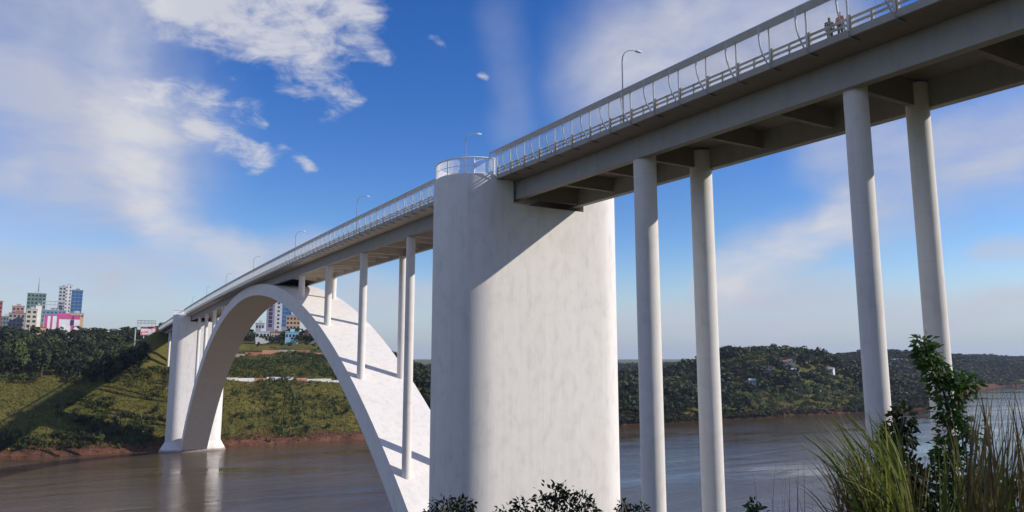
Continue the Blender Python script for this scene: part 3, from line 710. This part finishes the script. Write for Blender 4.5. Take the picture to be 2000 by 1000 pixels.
building('blue_house', 558, 583, 649, 543, 9, 'b_sky', 'light blue flat roofed house on the hilltop beyond the arch', 1, 4, roof='b_sky')
building('brick_house', 592, 618, 652, 560, 9, 'b_wall', 'dull brown house beside the light blue house beyond the arch', 1, 4, roof='b_roof')

# painted retaining wall on the slope beyond the arch
def run_wall(name, label, y0, y1, xoff, h_, step, mats, dz=-.4):
    Wl = empty(name, (SH((y0+y1)/2)+xoff, (y0+y1)/2, 0)); tag(Wl, label, 'wall'); base = Wl.location.copy()
    y = y0; k = 0
    while y < y1-.1:
        ye = min(y1, y+step*random.uniform(.8, 1.25)); X = base.x
        z = max(HF(X, y), HF(X, ye), HF(X, (y+ye)/2)) + dz
        b = MB(); b.box(-.2, .2, y+.04, ye-.04, min(HF(X, y), HF(X, ye))-1.2, z+h_*random.uniform(.9, 1.1))
        obj('panel', b, mats[k % len(mats)], Wl, (0, -base.y, 0)); y = ye; k += 1
    return Wl
run_wall('painted_wall', 'low white and terracotta wall crossing the grassy slope beyond the arch', -150, -17, 64, 1.7, 7, ['b_paint', 'b_terra', 'b_paint', 'b_pale', 'b_pale', 'b_terra', 'b_paint'])
run_wall('brick_wall', 'long dull red wall at the top of the slope below the houses', -112, -28, 141, 1.8, 9, ['b_roof', 'b_wall', 'b_terra'])

# billboard and pole by the far bridgehead
p = at(289, 646, 470); gz = HF(p.x, p.y); d = Vector((p.x-CAM.x, p.y-CAM.y)).normalized()
Bd = empty('billboard', (p.x, p.y, gz), math.atan2(d.y, d.x)); tag(Bd, 'red billboard with a white header on two posts near the far bridgehead', 'billboard')
u = 470/F
b = MB(); b.box(-.15, .15, -14*u, 13*u, p.z-gz-9*u, p.z-gz+7*u); obj('panel', b, 'b_signred', Bd)
for yy, ww, z0, z1 in ((9, 3.2, -2, 4), (3, 3.2, -1, 4), (-4, 3.5, -5, 3), (-9, 3, -3, 4), (1, 9, -7, -4)):
    b = MB(); b.box(-.2, 0, (yy-ww)*u, (yy+ww)*u, p.z-gz+z0*u, p.z-gz+z1*u); obj('panel_mark', b, 'b_paint', Bd)
b = MB(); b.box(-1.2, .9, -12*u, 20*u, p.z-gz+8*u, p.z-gz+12*u); obj('header', b, 'b_white', Bd)
b = MB()
for k in range(6): b.box(-.1, .1, (-12+6.2*k)*u-.12, (-12+6.2*k)*u+.12, p.z-gz+12*u, p.z-gz+20*u)
b.box(-.12, .12, -13*u, 20*u, p.z-gz+18.5*u, p.z-gz+20*u); b.box(-.12, .12, -13*u, 20*u, p.z-gz+14*u, p.z-gz+15.5*u); obj('top_frame', b, 'dull_steel', Bd)
for yy in (7, -1): b = MB(); b.tube([(.3, yy*u, -1), (.3, yy*u, p.z-gz-8*u)], .28, 8); obj('post', b, 'b_white', Bd)
p = at(262, 678, 440); gz = HF(p.x, p.y)
Po = empty('utility_pole', (p.x, p.y, gz)); tag(Po, 'pale concrete utility pole beside the red billboard', 'pole')
top = at(262, 642, 440).z-gz
b = MB(); b.tube([(0,0,-1), (0,0,top)], [.5, .34], 8); obj('shaft', b, 'b_grey', Po)
b = MB(); b.box(-.1, .1, -1.1, 1.1, top-.9, top-.7); obj('crossarm', b, 'bark', Po)

# houses on the wooded far shore
HL = ['small white house with a tiled roof low among the trees between the shore columns', 'small pale house beside the low white one between the shore columns', 'house with an orange roof near the wooded hill crest', 'white cottage just under the hill crest',
      'white cottage touching its twin under the hill crest', 'grey white house below the twin cottages', 'tiny white house halfway down the wooded hill', 'tiny white house low on the wooded hill above pale trees', 'tiny grey house on the hill beside the shore column',
      'small house near the skyline between the shore columns', 'long white building on the distant ridge beside the leafy sapling', 'wide white building on the distant ridge above bare ground', 'large pale building on the distant ridge next to the wide one',
      'pale shed on the distant ridge above the dry grass', 'grey cottage on the hill flank near the column', 'dim cottage in the darkest part of the wood']
for k, ((px, py, D, w), lab) in enumerate(zip(HOUSES, HL)):
    D = HD[k]; p = at(px, py+4, D); p.z = HF(p.x, p.y)+2.6; z = p.z-2.6; zb_ = z-1.2; d = Vector((p.x-CAM.x, p.y-CAM.y)).normalized()
    E_ = empty('house', (p.x, p.y, zb_), math.atan2(d.y, d.x)+random.uniform(-.4, .4)); tag(E_, lab, 'house')
    H = p.z+1.6-zb_; dp = min(w, 8)*.8
    b = MB(); b.box(0, dp, -w/2, w/2, 0, H); obj('wall', b, ('b_white', 'b_pale', 'b_paint')[k % 3], E_)
    b = MB(); b.prism([(-.4, -w/2-.3), (dp+.4, -w/2-.3), (dp+.4, w/2+.3), (-.4, w/2+.3)], H, H+.15)
    b.add([(-.4,-w/2-.3,H+.15),(-.4,w/2+.3,H+.15),(dp+.4,w/2+.3,H+.15),(dp+.4,-w/2-.3,H+.15),(dp/2,-w/2-.3,H+1.5),(dp/2,w/2+.3,H+1.5)], [(0,4,5,1),(3,2,5,4),(0,3,4),(1,5,2)])
    obj('roof', b, 'b_orange' if k == 2 else random.choice(('b_roof', 'b_grey', 'b_white')), E_)
    if w >= 5:
        me = None
        for q in range(2 if w < 10 else 5):
            n_ = 2 if w < 10 else 5; b = MB(); yy = -w/2+w*(q+.5)/n_; b.box(-.05, .2, yy-.55, yy+.55, H-1.9, H-.7); obj('window', b, 'glass_dark', E_)

# ------------------------------------------------------------------ plants on the near bank
HN = lambda x, y: float(h_near(x, y))
def leaf_mesh(name, mat, w=.42):
    me = bpy.data.meshes.new(name)
    V = [(0,0,0),(-w*.5,.35,.05),(0,.40,-.04),(w*.5,.35,.05),(-w*.38,.7,.0),(0,.74,-.09),(w*.38,.7,.0),(0,1.05,-.2)]
    me.from_pydata(V, [], [(0,2,1),(0,3,2),(1,2,5,4),(2,3,6,5),(4,5,7),(5,6,7)]); me.materials.append(MATS[mat]); return me
LEAF_QV = np.array([(0,0,0),(.24,.45,.05),(0,1.0,-.16),(-.24,.45,.05)])
def leaf_cloud(pts, dirs, sizes, rng):
    n = len(pts); d = dirs/np.linalg.norm(dirs, axis=1)[:, None]; rnd = rng.normal(size=(n, 3)); a = np.cross(d, rnd); a /= np.linalg.norm(a, axis=1)[:, None]; nn = np.cross(a, d)
    nn = np.where(nn[:, 2:3] < 0, -nn, nn); a = np.cross(d, nn)
    q = LEAF_QV[None]*sizes[:, None, None]
    return (pts[:, None] + a[:, None]*q[:, :, 0:1] + d[:, None]*q[:, :, 1:2] + nn[:, None]*q[:, :, 2:3]).reshape(-1, 3)
def leafy(name, label, cat, stems, D, clumps, mat, ls, n_obj, seed, group=None, bark='bark', dens=1.0):
    """stems: lists of (px,py) at depth D, first point is carried down to the ground; clumps: (px,py,radius px,leaves)"""
    rng = np.random.default_rng(seed); rp = random.Random(seed)
    b0 = at(*stems[0][0], D); gz = HN(b0.x, b0.y)
    T = empty(name, (b0.x, b0.y, gz)); tag(T, label, cat, group); org = Vector((b0.x, b0.y, gz))
    b = MB()
    for k, st in enumerate(stems):
        pts = [at(x, y, D+rp.uniform(-.25, .25)) - org for x, y in st]
        if k == 0: pts = [Vector((0, 0, -.3))] + pts
        n = len(pts); b.tube(pts, [(.034 if k == 0 else .016)*(1-.75*i/(n-1))+.004 for i in range(n)], 6)
    tr = obj('stem', b, bark, T, smooth=True)
    P, Dn, Sz = [], [], []
    for x, y, r, n in clumps:
        n = int(n*dens); c = at(x, y, D) - org; R = r/F*D
        v = rng.normal(size=(n, 3)); v /= np.linalg.norm(v, axis=1)[:, None]; rad = rng.uniform(.15, 1, (n, 1))**.6*R
        p = np.array(c)[None] + v*rad*np.array([1, 1, 1.05]); dr = v*.8 + rng.normal(size=(n, 3))*.5 + np.array([0, 0, -.25])
        P.append(p); Dn.append(dr); Sz.append(ls*rng.uniform(.6, 1.25, n))
    P = np.concatenate(P); Dn = np.concatenate(Dn); Sz = np.concatenate(Sz)
    order = np.argsort(-Sz); big, rest = order[:n_obj], order[n_obj:]
    me = quads_mesh('foliage', leaf_cloud(P[rest], Dn[rest], Sz[rest], rng), mat, np.repeat(rng.uniform(0, .5, len(rest)), 4))
    fo = link('foliage', me, None, T); fo['kind'] = 'stuff'
    if n_obj:
        lm = leaf_mesh('leaf', mat)
        for i in big:
            o = link('leaf', lm, None, T, tuple(P[i])); dd = Vector(Dn[i]).normalized()
            o.rotation_mode = 'QUATERNION'; o.rotation_quaternion = dd.to_track_quat('Y', 'Z'); o.scale = (Sz[i],)*3
    return T
leafy('leafy_sapling', 'tall leafy green sapling with a leaning top in front of the shore column', 'sapling',
      [[(1876, 1040), (1868, 960), (1856, 880), (1852, 800), (1838, 745), (1822, 705), (1804, 668)], [(1852, 800), (1872, 765), (1898, 748)], [(1862, 900), (1888, 860), (1905, 840)], [(1868, 960), (1836, 930), (1815, 910)]], 10,
      [(1803, 672, 20, 60), (1812, 694, 24, 80), (1824, 716, 26, 80), (1838, 738, 26, 90), (1852, 762, 34, 130), (1866, 742, 20, 40), (1893, 748, 20, 45), (1852, 800, 28, 110), (1862, 840, 30, 110), (1856, 880, 34, 120), (1872, 925, 40, 140), (1880, 975, 55, 200), (1905, 842, 24, 40), (1818, 918, 26, 50), (1920, 960, 40, 110)],
      'leaf_sapling', .115, 260, 5, dens=1.25)
leafy('dark_sapling', 'shorter dark leafy sapling beside the tall one, partly behind the grass', 'sapling',
      [[(1768, 1040), (1760, 960), (1752, 900), (1758, 850), (1764, 815)], [(1752, 900), (1735, 870), (1738, 860)], [(1760, 960), (1790, 930), (1806, 915)]], 9.2,
      [(1764, 818, 22, 70), (1756, 848, 30, 110), (1742, 880, 28, 100), (1760, 920, 34, 120), (1790, 935, 26, 70), (1812, 965, 36, 110), (1770, 985, 46, 160), (1735, 860, 18, 40)],
      'leaf_bush', .11, 200, 6, dens=1.6)
g = 'dark shrub tops in front of the near pylon'
leafy('bank_bush', 'dark leafy bush top against the shaded edge of the near pylon', 'bush', [[(880, 1060), (878, 1010), (872, 975)], [(900, 1020), (912, 975)], [(860, 1030), (848, 990)]], 11,
      [(872, 990, 22, 90), (910, 988, 18, 80), (845, 1000, 14, 50), (875, 1025, 55, 260), (920, 1010, 14, 60)], 'leaf_bush', .085, 0, 7)
leafy('bank_bush', 'largest dark leafy bush top against the sunlit foot of the near pylon', 'bush', [[(1080, 1080), (1082, 1010), (1085, 960)], [(1100, 1030), (1135, 975)], [(1050, 1040), (1025, 990)], [(1110, 1030), (1155, 985)]], 11,
      [(1086, 968, 20, 110), (1060, 985, 20, 90), (1110, 985, 22, 100), (1136, 976, 16, 80), (1020, 992, 16, 70), (1153, 992, 14, 60), (1085, 1025, 80, 420), (990, 1008, 24, 80)], 'leaf_bush', .085, 0, 8)
leafy('bank_bush', 'small dark bush top between the pylon foot and the first shore column', 'bush', [[(1228, 1060), (1226, 1015), (1218, 985)], [(1235, 1030), (1252, 990)]], 11.5,
      [(1216, 992, 14, 60), (1254, 996, 12, 50), (1232, 1025, 36, 160)], 'leaf_bush', .085, 0, 9)
leafy('bank_bush', 'little fresh green bush top standing in front of the open water', 'bush', [[(1474, 1060), (1472, 1010), (1470, 985)]], 10,
      [(1468, 986, 12, 60), (1478, 1002, 18, 80), (1470, 1030, 26, 120)], 'leaf_sapling', .08, 0, 10)

def blades(name, label, D0, D1, bases, tips, n, w, mat, seed, droop=.25):
    r = np.random.default_rng(seed); L = []; T = []
    for i in range(n):
        D = r.uniform(D0, D1); bx = r.uniform(*bases[0]); t = r.uniform(); tx = bx + r.uniform(*tips[0]); ty = tips[1][0] + (tips[1][1]-tips[1][0])*r.uniform()**1.3
        p0 = np.array(at(bx, bases[1], D)); p2 = np.array(at(tx, ty, D+r.uniform(-.8, .8))); p1 = np.array(at(bx+(tx-bx)*.25, ty+(bases[1]-ty)*.35, D)); p2[2] -= droop*r.uniform(0, .5)
        g0 = p0.copy(); g0[2] = HN(p0[0], p0[1])-.1
        pts = [g0] + [((1-s)**2*p0 + 2*s*(1-s)*p1 + s*s*p2) for s in np.linspace(0, 1, 7)]
        sd_ = r.normal(size=3); ax = p2-p0; sd_ = np.cross(ax, sd_); sd_ /= np.linalg.norm(sd_)+1e-9
        ww = w*r.uniform(.6, 1.3); tt = r.uniform(0, .6)
        wid = [ww*.5, ww*.8, ww, ww, ww*.9, ww*.7, ww*.4, .001]
        for k in range(len(pts)-1):
            L.append(np.stack([pts[k]-sd_*wid[k], pts[k]+sd_*wid[k], pts[k+1]+sd_*wid[k+1], pts[k+1]-sd_*wid[k+1]])); T += [tt]*4
    o = link(name, quads_mesh(name, np.concatenate(L), mat, np.array(T))); o['kind'] = 'stuff'; o['label'] = label; return o
blades('tall_grass', 'tall green grass leaning over the near bank', 6.0, 8.0, ((1690, 1800), 1060), ((-150, -10), (790, 1000)), 230, .0105, 'blade_green', 1)
blades('tall_grass', 'yellowing tall grass mixed through the green clump', 6.2, 8.4, ((1640, 1800), 1080), ((-110, 20), (840, 1020)), 170, .009, 'blade_dry', 2)
blades('dry_grass', 'brown dry grass stems at the edge of the near bank', 6.5, 9.0, ((1880, 2080), 1080), ((-60, 60), (740, 980)), 240, .009, 'blade_dry', 3)
blades('dry_grass', 'green blades among the brown dry grass', 6.5, 8.5, ((1800, 2060), 1080), ((-50, 40), (820, 1000)), 110, .009, 'blade_green', 4)
leafy('undergrowth_bush', 'dark tangled bush at the foot of the dry grass', 'bush', [[(1960, 1080), (1955, 1000), (1950, 950)], [(1955, 1000), (1990, 940)], [(1950, 1010), (1915, 960)]], 9.5,
      [(1950, 965, 40, 160), (1990, 950, 34, 130), (1915, 985, 40, 160), (1985, 1010, 50, 200), (1840, 1005, 40, 160)], 'leaf_bush', .10, 0, 12)
blades('grass_stem', 'few thin dark stems standing over the water', 8.0, 9.0, ((1480, 1680), 1080), ((-30, 10), (880, 1000)), 26, .004, 'leaf_bush', 5)

# ------------------------------------------------------------------ two people on the deck walkway
for nm, c in dict(skin=(.36, .20, .14), hair=(.02, .016, .014), shirt_orange=(.58, .16, .08), shirt_dark=(.05, .09, .11), trousers=(.06, .07, .10)).items(): simple(nm, c, .8, .15, 6)
def skinned(name, pts, edges, rad, mat, parent, root=0):
    me = bpy.data.meshes.new(name); me.from_pydata(pts, edges, []); me.materials.append(MATS[mat])
    o = bpy.data.objects.new(name, me); COL.objects.link(o); o.parent = parent
    md = o.modifiers.new('skin', 'SKIN'); md.use_smooth_shade = True
    for i, r in enumerate(rad): me.skin_vertices[0].data[i].radius = (r, r); me.skin_vertices[0].data[i].use_root = (i == root)
    o.modifiers.new('sub', 'SUBSURF').levels = 1; o.modifiers['sub'].render_levels = 2
    return o
def person(X, y, rz, shirt, label, reach):
    P_ = empty('person', (X, y, zs(X)+.27), rz); tag(P_, label, 'person')
    hx = .42 if reach else .08; hz_ = 1.05 if reach else .82
    pts = [(0,0,.95),(0,0,1.18),(.01,0,1.40),(.02,0,1.50),(.03,0,1.60),(.035,0,1.70),
           (0,.10,.90),(.03,.11,.50),(0,.12,.09),(.14,.13,.04),(0,-.10,.90),(.02,-.11,.50),(-.03,-.12,.09),(.11,-.13,.04),
           (0,.19,1.40),(.04,.25,1.13),(hx*.7,.24,(hz_+1.0)/2),(hx,.22,hz_),(0,-.19,1.40),(.02,-.25,1.13),(hx*.6,-.25,(hz_+1.0)/2),(hx,-.24,hz_)]
    ed = [(0,1),(1,2),(2,3),(3,4),(4,5),(0,6),(6,7),(7,8),(8,9),(0,10),(10,11),(11,12),(12,13),(2,14),(14,15),(15,16),(16,17),(2,18),(18,19),(19,20),(20,21)]
    rad = [.14,.135,.14,.055,.095,.08,.085,.06,.045,.04,.085,.06,.045,.04,.06,.048,.038,.036,.06,.048,.038,.036]
    skinned('body', pts, ed, rad, 'skin', P_)
    skinned('shirt', [pts[i] for i in (0,1,2,14,15,18,19)], [(0,1),(1,2),(2,3),(3,4),(2,5),(5,6)], [.155,.15,.15,.075,.062,.075,.062], shirt, P_)
    skinned('trousers', [pts[i] for i in (0,6,7,8,10,11,12)], [(0,1),(1,2),(2,3),(0,4),(4,5),(5,6)], [.15,.10,.075,.06,.10,.075,.06], 'trousers', P_)
    skinned('hair', [(.0,0,1.66),(.01,0,1.74)], [(0,1)], [.10,.085], 'hair', P_)
person(-47.0, 6.15, PI/2, 'shirt_orange', 'person in an orange shirt leaning on the deck barrier', True)
person(-46.2, 6.05, PI*.8, 'shirt_dark', 'person in a dark shirt standing by the fence post', False)

# ------------------------------------------------------------------ thin river haze
b = MB(); b.box(-2900, 6900, -7400, 6400, -30, 150); hz_ = obj('haze', b, None); hz_['kind'] = 'stuff'; hz_['label'] = 'thin bluish haze lying over the river valley'
hm = bpy.data.materials.new('haze'); hm.use_nodes = True; t_ = hm.node_tree; t_.nodes.remove(t_.nodes['Principled BSDF'])
pv = t_.nodes.new('ShaderNodeVolumePrincipled'); pv.inputs['Color'].default_value = (.62, .76, 1, 1); pv.inputs['Density'].default_value = HAZE; pv.inputs['Anisotropy'].default_value = .2
t_.links.new(pv.outputs[0], t_.nodes['Material Output'].inputs['Volume']); hz_.data.materials.append(hm)
